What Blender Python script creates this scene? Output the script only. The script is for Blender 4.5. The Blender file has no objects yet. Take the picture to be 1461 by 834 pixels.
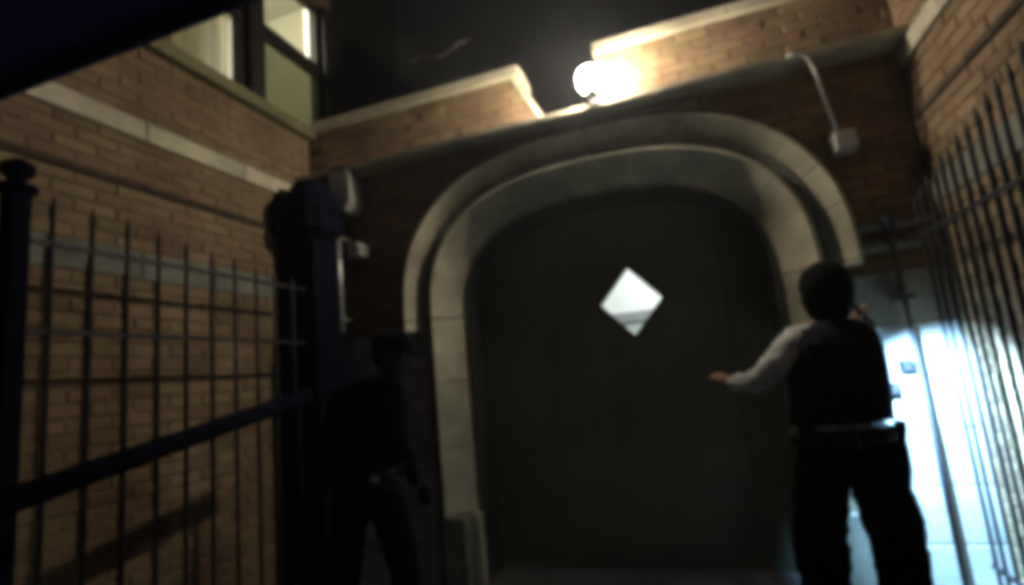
import bpy, bmesh, math, random
from mathutils import Vector, Matrix, noise
rnd = random.Random(7)
R = math.radians
SC = bpy.context.scene
COL = SC.collection

# ------------------------------------------------------------------ camera
CAM_LOC = Vector((0.0, 0.0, 1.40))
PITCH, YAW, ROLL, FPX = R(9.0), R(18.0), R(5.5), 760.0
fw = Vector((-math.sin(YAW)*math.cos(PITCH), math.cos(YAW)*math.cos(PITCH), math.sin(PITCH)))
rt = fw.cross(Vector((0, 0, 1))).normalized(); up = rt.cross(fw)
CX = rt*math.cos(ROLL) - up*math.sin(ROLL)
CY = up*math.cos(ROLL) + rt*math.sin(ROLL)
cd = bpy.data.cameras.new('body_camera'); cam = bpy.data.objects.new('body_camera', cd); COL.objects.link(cam)
cam.matrix_world = Matrix(((CX.x, CY.x, -fw.x, CAM_LOC.x), (CX.y, CY.y, -fw.y, CAM_LOC.y),
                           (CX.z, CY.z, -fw.z, CAM_LOC.z), (0, 0, 0, 1)))
cd.sensor_width = 36.0; cd.lens = 36.0*FPX/1461.0; cd.clip_start = 0.05; cd.clip_end = 500
cd.dof.use_dof = True; cd.dof.focus_distance = 3.3; cd.dof.aperture_fstop = 1.6
SC.camera = cam

# ------------------------------------------------------------------ night sky
W = bpy.data.worlds.new('World'); SC.world = W; W.use_nodes = True
wn = W.node_tree.nodes; wl = W.node_tree.links
bgn = wn['Background']; sky = wn.new('ShaderNodeTexSky'); sky.sky_type = 'NISHITA'; sky.sun_disc = False
sky.sun_elevation = R(2.0); sky.sun_rotation = R(200); 
tint = wn.new('ShaderNodeMix'); tint.data_type = 'RGBA'; tint.blend_type = 'MULTIPLY'; tint.inputs[0].default_value = 1.0
tint.inputs[7].default_value = (0.14, 0.30, 1.0, 1); wl.new(sky.outputs[0], tint.inputs[6]); wl.new(tint.outputs[2], bgn.inputs[0])   # deep blue city night
bgn.inputs[1].default_value = 0.05
# (night: no sun lamp; the wall lamp, the torch and the lit rooms are the only lights)

# ------------------------------------------------------------------ exposure and sampling
SC.view_settings.view_transform = 'Standard'; SC.view_settings.look = 'None'
SC.view_settings.gamma = 1.0; SC.view_settings.use_curve_mapping = False; SC.view_settings.exposure = 0.0
SC.render.engine = 'CYCLES'; SC.cycles.use_denoising = True
SC.cycles.max_bounces = 4; SC.cycles.diffuse_bounces = 2; SC.cycles.volume_bounces = 0
SC.cycles.use_adaptive_sampling = False
SC.cycles.filter_width = 6.5            # soft little lens of a body-worn camera
SC.cycles.sample_clamp_indirect = 4.0

# ------------------------------------------------------------------ materials
MATS = {}
def mat(name, col, rough=0.7, metal=0.0, var=0.25, scale=6.0, bump=0.0, bscale=40.0, objvar=0.0, spec=0.4, col2=None):
    """noise-tinted principled surface; objvar varies the tone from object to object"""
    if name in MATS: return MATS[name]
    m = bpy.data.materials.new(name); m.use_nodes = True; n = m.node_tree.nodes; l = m.node_tree.links
    b = n['Principled BSDF']; b.inputs['Roughness'].default_value = rough; b.inputs['Metallic'].default_value = metal
    b.inputs['Specular IOR Level'].default_value = spec
    tc = n.new('ShaderNodeTexCoord'); geo = n.new('ShaderNodeNewGeometry')
    nz = n.new('ShaderNodeTexNoise'); nz.inputs['Scale'].default_value = scale; nz.inputs['Detail'].default_value = 6
    l.new(geo.outputs['Position'], nz.inputs['Vector'])
    rp = n.new('ShaderNodeValToRGB'); rp.color_ramp.elements[0].position = 0.3; rp.color_ramp.elements[1].position = 0.72
    c2 = col2 or col
    rp.color_ramp.elements[0].color = (*[c*(1-var) for c in col], 1)
    rp.color_ramp.elements[1].color = (*[min(1, c*(1+var)) for c in c2], 1)
    l.new(nz.outputs['Fac'], rp.inputs[0]); out = rp.outputs[0]
    if objvar:
        oi = n.new('ShaderNodeObjectInfo'); mr = n.new('ShaderNodeMapRange')
        mr.inputs[3].default_value = 1-objvar; mr.inputs[4].default_value = 1+objvar
        l.new(oi.outputs['Random'], mr.inputs[0])
        hs = n.new('ShaderNodeHueSaturation'); l.new(mr.outputs[0], hs.inputs['Value']); l.new(out, hs.inputs['Color'])
        mr2 = n.new('ShaderNodeMapRange'); mr2.inputs[3].default_value = 0.485; mr2.inputs[4].default_value = 0.515
        wn_ = n.new('ShaderNodeTexWhiteNoise'); wn_.noise_dimensions = '1D'; l.new(oi.outputs['Random'], wn_.inputs['W'])
        l.new(wn_.outputs['Value'], mr2.inputs[0]); l.new(mr2.outputs[0], hs.inputs['Hue']); out = hs.outputs[0]
    l.new(out, b.inputs['Base Color'])
    if bump:
        n2 = n.new('ShaderNodeTexNoise'); n2.inputs['Scale'].default_value = bscale; n2.inputs['Detail'].default_value = 5
        l.new(geo.outputs['Position'], n2.inputs['Vector'])
        bp = n.new('ShaderNodeBump'); bp.inputs['Strength'].default_value = bump; bp.inputs['Distance'].default_value = 0.01
        l.new(n2.outputs['Fac'], bp.inputs['Height']); l.new(bp.outputs[0], b.inputs['Normal'])
    MATS[name] = m; return m

def emis(name, col, strength):
    if name in MATS: return MATS[name]
    m = bpy.data.materials.new(name); m.use_nodes = True; b = m.node_tree.nodes['Principled BSDF']
    b.inputs['Base Color'].default_value = (*col, 1); b.inputs['Emission Color'].default_value = (*col, 1)
    b.inputs['Emission Strength'].default_value = strength; MATS[name] = m; return m

def glass(name, tint=(1, 1, 1), gloss=0.08):
    if name in MATS: return MATS[name]
    m = bpy.data.materials.new(name); m.use_nodes = True; n = m.node_tree.nodes; l = m.node_tree.links
    n.remove(n['Principled BSDF']); t = n.new('ShaderNodeBsdfTransparent'); t.inputs[0].default_value = (*tint, 1)
    g = n.new('ShaderNodeBsdfGlossy'); g.inputs['Roughness'].default_value = 0.05
    mx = n.new('ShaderNodeMixShader'); mx.inputs[0].default_value = gloss
    l.new(t.outputs[0], mx.inputs[1]); l.new(g.outputs[0], mx.inputs[2])
    l.new(mx.outputs[0], n['Material Output'].inputs[0]); MATS[name] = m; return m

M_BRICK = mat('brick_clay', (0.215, 0.134, 0.073), 0.88, var=0.34, scale=2.2, bump=0.5, bscale=90, objvar=0.20, spec=0.2, col2=(0.24, 0.165, 0.092))
M_BRICKD = mat('brick_clay_shadow', (0.07, 0.05, 0.035), 0.85, var=0.35, scale=9, bump=0.5, bscale=90, objvar=0.3, spec=0.2)  # shadow line of the projecting course put into the clay colour
M_MORTAR = mat('mortar', (0.205, 0.142, 0.086), 0.95, var=0.25, scale=20, bump=0.4, bscale=120, spec=0.1)
M_STONE = mat('limestone', (0.50, 0.45, 0.31), 0.8, var=0.38, scale=3.2, bump=0.3, bscale=60, objvar=0.09, spec=0.25)
M_STONEG = mat('grey_stone', (0.20, 0.20, 0.155), 0.8, var=0.25, scale=6, bump=0.3, bscale=60, objvar=0.15, spec=0.25)
M_REVEAL = mat('shaded_reveal', (0.045, 0.045, 0.034), 0.8, var=0.25, scale=6, bump=0.3, bscale=60, spec=0.2)  # shade of the arch recess put into the stone colour
M_ASHLAR = mat('ashlar', (0.33, 0.31, 0.26), 0.8, var=0.2, scale=4, bump=0.3, bscale=50, objvar=0.1, spec=0.25)
M_IRON = mat('black_iron', (0.012, 0.011, 0.013), 0.6, var=0.3, scale=30, bump=0.2, bscale=80, spec=0.4)
M_CAST = mat('cast_pier', (0.005, 0.006, 0.013), 0.95, var=0.3, scale=8, bump=0.3, bscale=50, spec=0.05)
M_POST = mat('weathered_post', (0.05, 0.05, 0.055), 0.8, var=0.3, scale=9, bump=0.3, bscale=60, spec=0.2)
M_NAVY = mat('navy_shadow_tint', (0.010, 0.028, 0.15), 0.6, var=0.2, scale=4, bump=0.1, spec=0.3)  # camera's blue shadow tint put into the canopy colour
M_DOOR = mat('door_paint', (0.135, 0.130, 0.085), 0.75, var=0.22, scale=1.6, spec=0.15)
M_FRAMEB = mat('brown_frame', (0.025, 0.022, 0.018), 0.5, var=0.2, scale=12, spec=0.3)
M_SILL = mat('painted_sill', (0.17, 0.15, 0.07), 0.7, var=0.2, scale=6, bump=0.2)
M_STEEL = mat('galvanised', (0.55, 0.54, 0.5), 0.35, metal=0.6, var=0.15, scale=25)
M_WIRE = mat('glint_wire', (0.4, 0.38, 0.36), 0.3, metal=0.7, var=0.6, scale=30)
M_PALE = mat('pale_plastic', (0.36, 0.34, 0.29), 0.5, var=0.1, scale=15)
M_PAVE = mat('paving', (0.13, 0.128, 0.12), 0.85, var=0.3, scale=7, bump=0.4, bscale=70, objvar=0.12)
M_GROUND = mat('ground_dirt', (0.06, 0.055, 0.05), 0.95, var=0.3, scale=2)
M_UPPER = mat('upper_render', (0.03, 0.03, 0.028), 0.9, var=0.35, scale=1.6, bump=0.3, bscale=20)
M_WHITE = mat('white_plaster', (0.78, 0.79, 0.78), 0.8, var=0.04, scale=3)
M_GREYP = mat('grey_paint', (0.22, 0.235, 0.235), 0.6, var=0.06, scale=5)
M_LGREY = mat('light_grey_paint', (0.42, 0.45, 0.44), 0.6, var=0.06, scale=5)
M_ROOM = mat('cream_room', (0.60, 0.585, 0.46), 0.85, var=0.05, scale=2)
M_CURT = mat('cream_curtain', (0.75, 0.73, 0.60), 0.9, var=0.06, scale=6)
_c = M_CURT.node_tree; _t = _c.nodes.new('ShaderNodeBsdfTranslucent'); _t.inputs[0].default_value = (0.8, 0.77, 0.62, 1); _m = _c.nodes.new('ShaderNodeMixShader')
_c.links.new(_c.nodes['Principled BSDF'].outputs[0], _m.inputs[1]); _c.links.new(_t.outputs[0], _m.inputs[2]); _m.inputs[0].default_value = 0.6
_c.links.new(_m.outputs[0], _c.nodes['Material Output'].inputs[0])                   # thin cloth lit from the room
M_UNI = mat('dark_uniform', (0.004, 0.0055, 0.011), 0.9, var=0.35, scale=14, bump=0.35, bscale=45, spec=0.03)
M_VEST = mat('vest_nylon', (0.012, 0.018, 0.032), 0.85, var=0.35, scale=22, bump=0.5, bscale=60, spec=0.15)
M_SHIRT = mat('pale_shirt', (0.60, 0.60, 0.56), 0.9, var=0.35, scale=16, bump=0.5, bscale=30, spec=0.1)
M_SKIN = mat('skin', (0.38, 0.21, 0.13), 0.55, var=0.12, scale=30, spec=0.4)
M_SKIN_SHADE = mat('shaded_skin', (0.045, 0.028, 0.02), 0.6, var=0.12, scale=30, spec=0.3)  # shadow over the second figure put into the skin colour
M_HAIR = mat('dark_hair', (0.006, 0.006, 0.006), 0.9, var=0.3, scale=60, bump=0.5, bscale=110, spec=0.1)
M_LEATH = mat('duty_leather', (0.008, 0.008, 0.010), 0.7, var=0.2, scale=40, spec=0.4)
M_BOOT = mat('boot_leather', (0.014, 0.013, 0.013), 0.5, var=0.2, scale=30)
M_GLASS = glass('window_glass'); M_SCREEN = glass('screened_glass', (0.46, 0.47, 0.42), 0.05)
M_BULB = emis('lamp_glow', (1.0, 0.94, 0.84), 45.0)
_n = M_BULB.node_tree.nodes; _t = _n.new('ShaderNodeBsdfTransparent'); _a = _n.new('ShaderNodeAddShader'); _e = _n.new('ShaderNodeEmission')
_e.inputs[0].default_value = (1.0, 0.94, 0.84, 1); _e.inputs[1].default_value = 40.0      # clear glass globe full of light
M_BULB.node_tree.links.new(_t.outputs[0], _a.inputs[0]); M_BULB.node_tree.links.new(_e.outputs[0], _a.inputs[1])
M_BULB.node_tree.links.new(_a.outputs[0], _n['Material Output'].inputs[0]); M_BULB.cycles.emission_sampling = 'NONE'
M_TORCHG = emis('torch_glow', (0.75, 0.88, 1.0), 150.0)

# ------------------------------------------------------------------ building helpers
def tag(o, label=None, cat=None, group=None, kind=None):
    if label: o['label'] = label
    if cat: o['category'] = cat
    if group: o['group'] = group
    if kind: o['kind'] = kind
    return o

BASE = {}
def thing(name, label, cat, base=(0, 0, 0), group=None, kind=None):
    o = bpy.data.objects.new(name, None); COL.objects.link(o); o.location = base; o.empty_display_size = 0.1
    BASE[o] = Vector(base); return tag(o, label, cat, group, kind)

def link_mesh(name, me, m, parent=None, base=None):
    """a mesh given in world coordinates becomes an object whose origin is its thing's base"""
    b = base if base is not None else (BASE.get(parent, Vector((0, 0, 0))) if parent else Vector((0, 0, 0)))
    b = Vector(b)
    if b.length: me.transform(Matrix.Translation(-b))
    if m is not None and not me.materials: me.materials.append(m)
    o = bpy.data.objects.new(name, me); COL.objects.link(o)
    if parent: o.parent = parent; BASE[o] = b
    else: o.location = b; BASE[o] = b
    return o

class MB:
    def __init__(s): s.bm = bmesh.new()
    def box(s, x0, x1, y0, y1, z0, z1, M=None):
        vs = [s.bm.verts.new(Vector(p) if M is None else M @ Vector(p)) for p in
              ((x0,y0,z0),(x1,y0,z0),(x1,y1,z0),(x0,y1,z0),(x0,y0,z1),(x1,y0,z1),(x1,y1,z1),(x0,y1,z1))]
        for f in ((0,3,2,1),(4,5,6,7),(0,1,5,4),(1,2,6,5),(2,3,7,6),(3,0,4,7)): s.bm.faces.new([vs[i] for i in f])
        return s
    def loft(s, rings, cap=True, closed=True):
        rv = [[s.bm.verts.new(p) for p in r] for r in rings]; n = len(rv[0])
        for a, b in zip(rv, rv[1:]):
            for i in range(n if closed else n-1): s.bm.faces.new((a[i], a[(i+1) % n], b[(i+1) % n], b[i]))
        if cap: s.bm.faces.new(rv[0][::-1]); s.bm.faces.new(rv[-1])
        return s
    def tube(s, pts, r, n=10, cap=True):
        pts = [Vector(p) for p in pts]; rs = r if isinstance(r, (list, tuple)) else [r]*len(pts); rings = []
        prev = None
        for i, p in enumerate(pts):
            d = (pts[min(i+1, len(pts)-1)] - pts[max(i-1, 0)]).normalized()
            if prev is None: prev = d.orthogonal().normalized()
            u = (prev - d*prev.dot(d)).normalized(); v = d.cross(u); prev = u
            rings.append([p + (u*math.cos(2*math.pi*k/n) + v*math.sin(2*math.pi*k/n))*rs[i] for k in range(n)])
        return s.loft(rings, cap)
    def lathe(s, c, prof, n=20, axis=Vector((0, 0, 1))):
        axis = Vector(axis).normalized(); u = axis.orthogonal().normalized(); v = axis.cross(u); c = Vector(c)
        return s.loft([[c + axis*h + (u*math.cos(2*math.pi*k/n) + v*math.sin(2*math.pi*k/n))*max(r, 1e-4) for k in range(n)] for r, h in prof])
    def build(s, name, m, parent=None, base=None, bevel=0.0, smooth=False, seg=1):
        bmesh.ops.recalc_face_normals(s.bm, faces=s.bm.faces)
        if bevel: bmesh.ops.bevel(s.bm, geom=list(s.bm.edges), offset=bevel, segments=seg, affect='EDGES', profile=0.6)
        me = bpy.data.meshes.new(name); s.bm.to_mesh(me); s.bm.free()
        if smooth:
            for p in me.polygons: p.use_smooth = True
        return link_mesh(name, me, m, parent, base)

def box(name, x0, x1, y0, y1, z0, z1, m, parent=None, bevel=0.004, base=None):
    return MB().box(x0, x1, y0, y1, z0, z1).build(name, m, parent, base, bevel)

def project(p):
    d = Vector(p) - CAM_LOC; z = d.dot(fw)
    if z < 0.1: return None
    return 730.5 + FPX*d.dot(CX)/z, 417 - FPX*d.dot(CY)/z, z

# a brick: chamfered outer face, open at the back (it sits in the mortar)
def brick_mesh(name, L, H, m, depth=0.03):
    bm = bmesh.new(); c = 0.005; x, z = L/2, H/2
    a = [bm.verts.new((sx*x, depth, sz*z)) for sx, sz in ((-1,-1),(1,-1),(1,1),(-1,1))]
    b = [bm.verts.new((sx*x, c, sz*z)) for sx, sz in ((-1,-1),(1,-1),(1,1),(-1,1))]
    d = [bm.verts.new((sx*(x-c), 0, sz*(z-c))) for sx, sz in ((-1,-1),(1,-1),(1,1),(-1,1))]
    for i in range(4):
        j = (i+1) % 4
        bm.faces.new((a[i], a[j], b[j], b[i])); bm.faces.new((b[i], b[j], d[j], d[i]))
    bm.faces.new(d); bmesh.ops.recalc_face_normals(bm, faces=bm.faces)
    # outer face looks along -y
    if d[0].link_faces[0].normal.length and [f for f in d[0].link_faces if len(f.verts) == 4 and all(v in d for v in f.verts)][0].normal.y > 0:
        bmesh.ops.reverse_faces(bm, faces=bm.faces)
    me = bpy.data.meshes.new(name); bm.to_mesh(me); bm.free(); me.materials.append(m); return me

BL, BH, BJ = 0.205, 0.062, 0.011
def lay_bricks(parent, M, u0, u1, z0, z1, m, meshes, keep=None, soldier=False, limit=300, items=None):
    """collect brick placements on a wall face; M maps (u, outward -y, z) to the world"""
    items = [] if items is None else items
    if soldier: L, H = BH, z1-z0-BJ
    else: L, H = BL, BH
    rows = 1 if soldier else max(1, round((z1-z0)/(BH+BJ))); ph = (z1-z0)/rows
    for r in range(rows):
        zc = z0 + (r+0.5)*ph; step = L+BJ
        u = u0 - (0 if soldier else (r % 2)*step/2)
        while u < u1-0.012:
            a, b = max(u, u0)+BJ/2, min(u+step, u1)-BJ/2
            if b-a > 0.02:
                uc = (a+b)/2
                if keep is None or keep(uc, zc, b-a):
                    items.append((M, uc, zc, (b-a)/L, (ph-BJ)/BH if not soldier else 1.0, 'soldier' if soldier else 'brick', m, H))
            u += step
    return items

def place_bricks(parent, items, limit=300):
    scored = []
    for it in items:
        M, uc, zc, sx, sz, kind, m, H = it; P = M @ Vector((uc, 0, zc)); q = project(P)
        s = 0
        if q and -60 < q[0] < 1520 and -60 < q[1] < 880: s = 1/q[2]**2
        scored.append((s, it))
    scored.sort(key=lambda t: -t[0]); cache = {}; joined = bmesh.new(); base = BASE[parent]; jm = None
    for i, (s, (M, uc, zc, sx, sz, kind, m, H)) in enumerate(scored):
        key = (kind, m.name, round(H, 3))
        if key not in cache: cache[key] = brick_mesh('brick', BL if kind == 'brick' else BH, H, m)
        T = M @ Matrix.Translation((uc, rnd.uniform(-0.004, 0.003), zc)) @ Matrix.Rotation(R(rnd.gauss(0, 0.5)), 4, 'Y') \
            @ Matrix.Rotation(R(rnd.gauss(0, 0.6)), 4, 'Z') @ Matrix.Diagonal((sx, 1, sz, 1))
        if i < limit and s > 0:
            o = bpy.data.objects.new('brick', cache[key]); COL.objects.link(o); o.parent = parent
            o.matrix_local = Matrix.Translation(-base) @ T
        else:
            n0 = len(joined.verts); joined.from_mesh(cache[key]); joined.verts.ensure_lookup_table()
            for v in joined.verts[n0:]: v.co = T @ v.co
            jm = m
    if len(joined.verts):
        me = bpy.data.meshes.new('brickwork'); joined.to_mesh(me); o = link_mesh('brickwork', me, jm, parent); o['kind'] = 'stuff'
    joined.free()

def stone_run(parent, name, M, u0, u1, y0, y1, z0, z1, piece, m, bevel=0.006, gap=0.005):
    n = max(1, round((u1-u0)/piece)); w = (u1-u0)/n
    for i in range(n):
        b = MB(); j = rnd.uniform(-0.002, 0.002)
        b.box(u0+i*w+gap/2, u0+(i+1)*w-gap/2, y0+j, y1, z0, z1, M); b.build(name, m, parent, None, bevel)

I4 = Matrix.Identity(4)
# ------------------------------------------------------------------ the place: key sizes in metres
XL, XR = -2.88, 1.42            # faces of the two side wings
YF = 3.60                       # face of the entrance front
XC = -0.505                      # centre of the archway
YD = 4.02                       # face of the door
YU = 5.30                       # set-back upper wall

# ground
box('ground', -30, 30, -30, 30, -0.30, -0.012, M_GROUND, bevel=0)['kind'] = 'structure'
pave = thing('pavement', None, None, (0, 2, 0), kind='structure')
ny = 8
for i in range(7):
    for j in range(ny):
        x0 = XL + 0.02 + i*(XR-XL-0.04)/7; x1 = x0 + (XR-XL-0.04)/7; y0 = 0.4 + j*0.44; y1 = y0 + 0.44
        if j == ny-1: y1 = YD+0.02
        box('paving_slab', x0+0.004, x1-0.004, y0+0.004, y1-0.004, -0.06, rnd.uniform(-0.002, 0.002), M_PAVE, pave, 0.005)
pave['kind'] = 'structure'

# ------------------------------------------------------------------ left wing with lit windows
# wall face looks along +x ; local (u, y, z): u = world -y?  use matrices that put local -y on the outward normal
ML = Matrix(((0, -1, 0, XL), (1, 0, 0, 0), (0, 0, 1, 0), (0, 0, 0, 1)))       # u -> +y, local -y -> +x
MR = Matrix(((0, 1, 0, XR), (-1, 0, 0, 0), (0, 0, 1, 0), (0, 0, 0, 1)))       # u -> -y, local -y -> -x
MF = Matrix.Translation((0, YF, 0))                                           # u -> +x, local -y -> -y
WIN = [(2.36, 2.92), (3.15, 3.82)]; WZ0, WZ1 = 3.70, 5.05
lw = thing('brick_wing', 'brown brick wing wall with pale stone bands under two lit windows', 'building', (XL, 2.4, 0))
b = MB()
for (y0, y1, z0, z1) in ((-1.0, 4.0, -0.1, WZ0-0.12), (-1.0, WIN[0][0]-0.05, WZ0-0.12, WZ1), (WIN[0][1]+0.05, WIN[1][0]-0.05, WZ0-0.12, WZ1),
                         (WIN[1][1]+0.05, 4.0, WZ0-0.12, WZ1), (-1.0, 4.0, WZ1, 7.2)):
    b.box(XL-0.14, XL-0.006, y0, y1, z0, z1)
b.build('mortar_wall', M_MORTAR, lw)
box('dark_return_wall', XL-0.14, XL-0.006, 4.002, YU-0.002, 2.9, 7.2, M_FRAMEB, lw)  # wall end coloured dark so the lamp does not show on it
it = []
for z0, z1, sol in ((0.0, 0.30, 0), (0.30, 2.14, 0), (2.30, 2.66, 0), (2.70, 2.97, 0), (3.09, 3.56, 0)):
    lay_bricks(lw, ML, 0.7, YF-0.002, z0, z1, M_BRICK, None, soldier=bool(sol), items=it)
for z0, z1 in ((WZ0, WZ1),):
    lay_bricks(lw, ML, 1.3, WIN[0][0]-0.06, z0, z1, M_BRICK, None, items=it)
place_bricks(lw, it)
stone_run(lw, 'stone_band', ML, 0.7, YF-0.002, -0.022, 0.05, 2.97, 3.09, 0.75, M_STONE)
stone_run(lw, 'grey_band_stone', ML, 0.7, YF-0.002, -0.004, 0.05, 2.14, 2.30, 0.50, M_STONEG)
stone_run(lw, 'drip_course', ML, 0.7, YF-0.002, -0.012, 0.05, 2.66, 2.70, 0.75, M_BRICKD)  # dark colour stands for the course's shadow line
box('window_sill', XL-0.1, XL+0.075, 1.75, YF+0.30, 3.565, 3.66, M_SILL, lw, 0.008)
for k, (y0, y1) in enumerate(WIN):
    f = MB()
    t = 0.045; xa, xb = XL-0.13, XL-0.05
    f.box(xa, xb, y0-0.05, y0, WZ0-0.05, WZ1); f.box(xa, xb, y1, y1+0.05, WZ0-0.05, WZ1)
    f.box(xa, xb, y0, y1, WZ0-0.05, WZ0); f.box(xa, xb, y0, y1, WZ1-0.05, WZ1)
    wobj = f.build('window', M_FRAMEB, lw, None, 0.003)
    r = MB(); r.box(XL-0.11, XL-0.035, y0, y1, 4.315, 4.425); r.build('meeting_rail', M_FRAMEB, wobj, None, 0.004)
    MB().box(XL-0.085, XL-0.080, y0, y1, WZ0, 4.315).build('pane', M_SCREEN if k else M_GLASS, wobj)
    MB().box(XL-0.085, XL-0.080, y0, y1, 4.425, WZ1-0.05).build('pane', M_GLASS, wobj)
# pier between and beside the windows
box('window_mullion', XL-0.12, XL+0.03, WIN[0][1]+0.05, WIN[1][0]-0.05, 3.66, WZ1, M_FRAMEB, lw, 0.006)
box('window_jamb', XL-0.12, XL+0.012, WIN[1][1]+0.05, WIN[1][1]+0.25, 3.66, WZ1, M_FRAMEB, lw, 0.006)
# lit room behind
room = thing('lit_room', 'warm lit upstairs room seen through the two upper windows', 'room', (XL-0.7, 3.1, 3.4))
b = MB(); xa, xb = XL-1.5, XL-0.143
b.box(xa, xb, 1.6, 1.66, 3.4, 5.6); b.box(xa, xb, 4.4, 4.46, 3.4, 5.6); b.box(xa-0.06, xa, 1.6, 4.46, 3.4, 5.6)
b.box(xa, xb, 1.66, 4.4, 3.34, 3.4); b.box(xa, xb, 1.66, 4.4, 5.6, 5.66)
b.build('room_wall', M_ROOM, room)
c = MB(); rings = []
for i in range(60):
    y = 2.50 + 0.42*i/59; x = XL-0.24 + 0.030*math.sin(i*0.95)
    rings.append([Vector((x, y, 3.45)), Vector((x, y, 5.3)), Vector((x-0.004, y, 5.3)), Vector((x-0.004, y, 3.45))])
c.loft(rings); cu = c.build('curtain', M_CURT, room, smooth=True)
box('door_casing', xa+0.002, xa+0.06, 4.20, 4.32, 3.4, 5.6, M_WHITE, room)
rl = bpy.data.lights.new('room_lamp', 'POINT'); rl.energy = 72; rl.color = (1.0, 0.95, 0.76); rl.shadow_soft_size = 0.12
ro = bpy.data.objects.new('room_lamp', rl); COL.objects.link(ro); ro.parent = room; ro.location = Vector((XL-0.55, 2.80, 5.20)) - BASE[room]
# slim bright lamp tube standing by the far window edge
MB().tube([(XL-0.30, 4.07, 4.72), (XL-0.30, 4.07, 5.5)], 0.055, 12).build('lamp_shade', emis('room_shade', (1.0, 0.96, 0.82), 1.6), room, smooth=True)

# ------------------------------------------------------------------ right wing
rw = thing('brick_wing', 'brown brick wing wall behind the iron fence beside the torch-lit officer', 'building', (XR, 2.4, 0))
MB().box(XR+0.006, XR+0.28, -1.0, YU, -0.1, 7.2).build('mortar_wall', M_MORTAR, rw)
it = []
for z0, z1, sol in ((0.0, 2.14, 0), (2.30, 2.66, 0), (2.70, 3.00, 0), (3.12, 4.4, 0)):
    lay_bricks(rw, MR, -YF+0.002, -0.9, z0, z1, M_BRICK, None, soldier=bool(sol), items=it)
place_bricks(rw, it)
stone_run(rw, 'stone_band', MR, -YF+0.002, -0.9, -0.022, 0.05, 3.00, 3.12, 0.75, M_STONE)
stone_run(rw, 'grey_band_stone', MR, -YF+0.002, -0.9, -0.004, 0.05, 2.14, 2.30, 0.50, M_STONEG)
stone_run(rw, 'drip_course', MR, -YF+0.002, -0.9, -0.012, 0.05, 2.66, 2.70, 0.75, M_BRICKD)

# ------------------------------------------------------------------ entrance front
ef = thing('entrance_front', 'low brick entrance front with stone archway and notched parapet', 'building', (XC, YF, 0))
A0, H0, S0, NEXP = 1.51, 1.18, 1.88, 2.55
def arch(th, d):
    """point of the arch outline, th 0 (right springing) .. pi (left), d = offset towards the opening"""
    a, h = A0-d, H0-d; c, s = math.cos(th), math.sin(th); e = 2/NEXP
    return XC + a*math.copysign(abs(c)**e, c), S0 + h*abs(s)**e
def inside_arch(x, z, d):
    a, h = A0-d, H0-d
    if abs(x-XC) >= a: return False
    return z < S0 + h*(1-(abs(x-XC)/a)**NEXP)**(1/NEXP)
# backing wall with the arch cut out
bm = bmesh.new(); TH = [math.pi*i/48 for i in range(49)]
pts = [(XL, -0.1), (XL, 3.13), (XR, 3.13), (XR, -0.1), (XC+A0-0.2, -0.1)] + [arch(t, 0.2) for t in TH] + [(XC-A0+0.2, -0.1)]
f0 = bm.faces.new([bm.verts.new((x, YF+0.008, z)) for x, z in pts])
ex = bmesh.ops.extrude_face_region(bm, geom=[f0]); bmesh.ops.translate(bm, verts=[v for v in ex['geom'] if isinstance(v, bmesh.types.BMVert)], vec=(0, 0.26, 0))
bmesh.ops.recalc_face_normals(bm, faces=bm.faces); me = bpy.data.meshes.new('mortar_wall'); bm.to_mesh(me); bm.free()
link_mesh('mortar_wall', me, M_MORTAR, ef)
def rake(z): return -0.97 + (3.62-z)*0.50          # the notch's left side is raked
MB().loft([[Vector((x, y, z)) for x, z in ((XL, 3.13), (rake(3.13)-0.04, 3.13), (rake(3.62)-0.04, 3.62), (XL, 3.62))] for y in (YF+0.007, YF+0.25)]).build('parapet_core', M_MORTAR, ef)
MB().box(-0.348, XR, YF+0.007, YF+0.25, 3.13, 3.62).build('parapet_core', M_MORTAR, ef)
it = []
DADO = 1.80
lay_bricks(ef, MF, XL+0.004, XR-0.004, DADO, 3.12, M_BRICK, None, keep=lambda u, z, w: not (inside_arch(u-w/2, z-0.03, 0.10) or inside_arch(u+w/2, z-0.03, 0.10)), items=it)
for r in range(6):
    za = 3.20 + r*0.07; lay_bricks(ef, MF, XL+0.004-(0.108 if r % 2 else 0), rake(za+0.035)-0.045, za, za+0.07, M_BRICK, None, keep=lambda u, z, w: u-w/2 > XL-0.02, items=it)
lay_bricks(ef, MF, -0.36, XR-0.004, 3.20, 3.62, M_BRICK, None, items=it)
place_bricks(ef, it)
# brick returns of the notch
# ashlar dado either side of the arch
for x0, x1, n in ((XL+0.004, XC-A0+0.13, 2), (XC+A0-0.13, XR-0.004, 1)):
    for r in range(6):
        z0 = r*DADO/6; w = (x1-x0)/n
        cuts = [x0 + w*i for i in range(n+1)]
        if n > 1 and r % 2: cuts[1] -= 0.18
        for a, c in zip(cuts, cuts[1:]):
            box('ashlar_stone', a+0.003, c-0.003, YF-0.012+rnd.uniform(-.002, .002), YF+0.05, z0+0.003, z0+DADO/6-0.003, M_ASHLAR, ef, 0.006)
# string course / ledge: sloping top
def ledge(x0, x1):
    n = max(1, round((x1-x0)/0.7)); w = (x1-x0)/n
    for i in range(n):
        b = MB(); a, c = x0+i*w+0.002, x0+(i+1)*w-0.002
        prof = ((YF+0.05, 3.115), (YF-0.16, 3.125), (YF-0.20, 3.137), (YF-0.20, 3.165), (YF-0.02, 3.205), (YF+0.05, 3.215))
        b.loft([[Vector((xx, y, z)) for y, z in prof] for xx in (a, c)]); b.build('ledge_stone', M_STONE, ef)
ledge(XL+0.003, XR-0.003)
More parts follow.
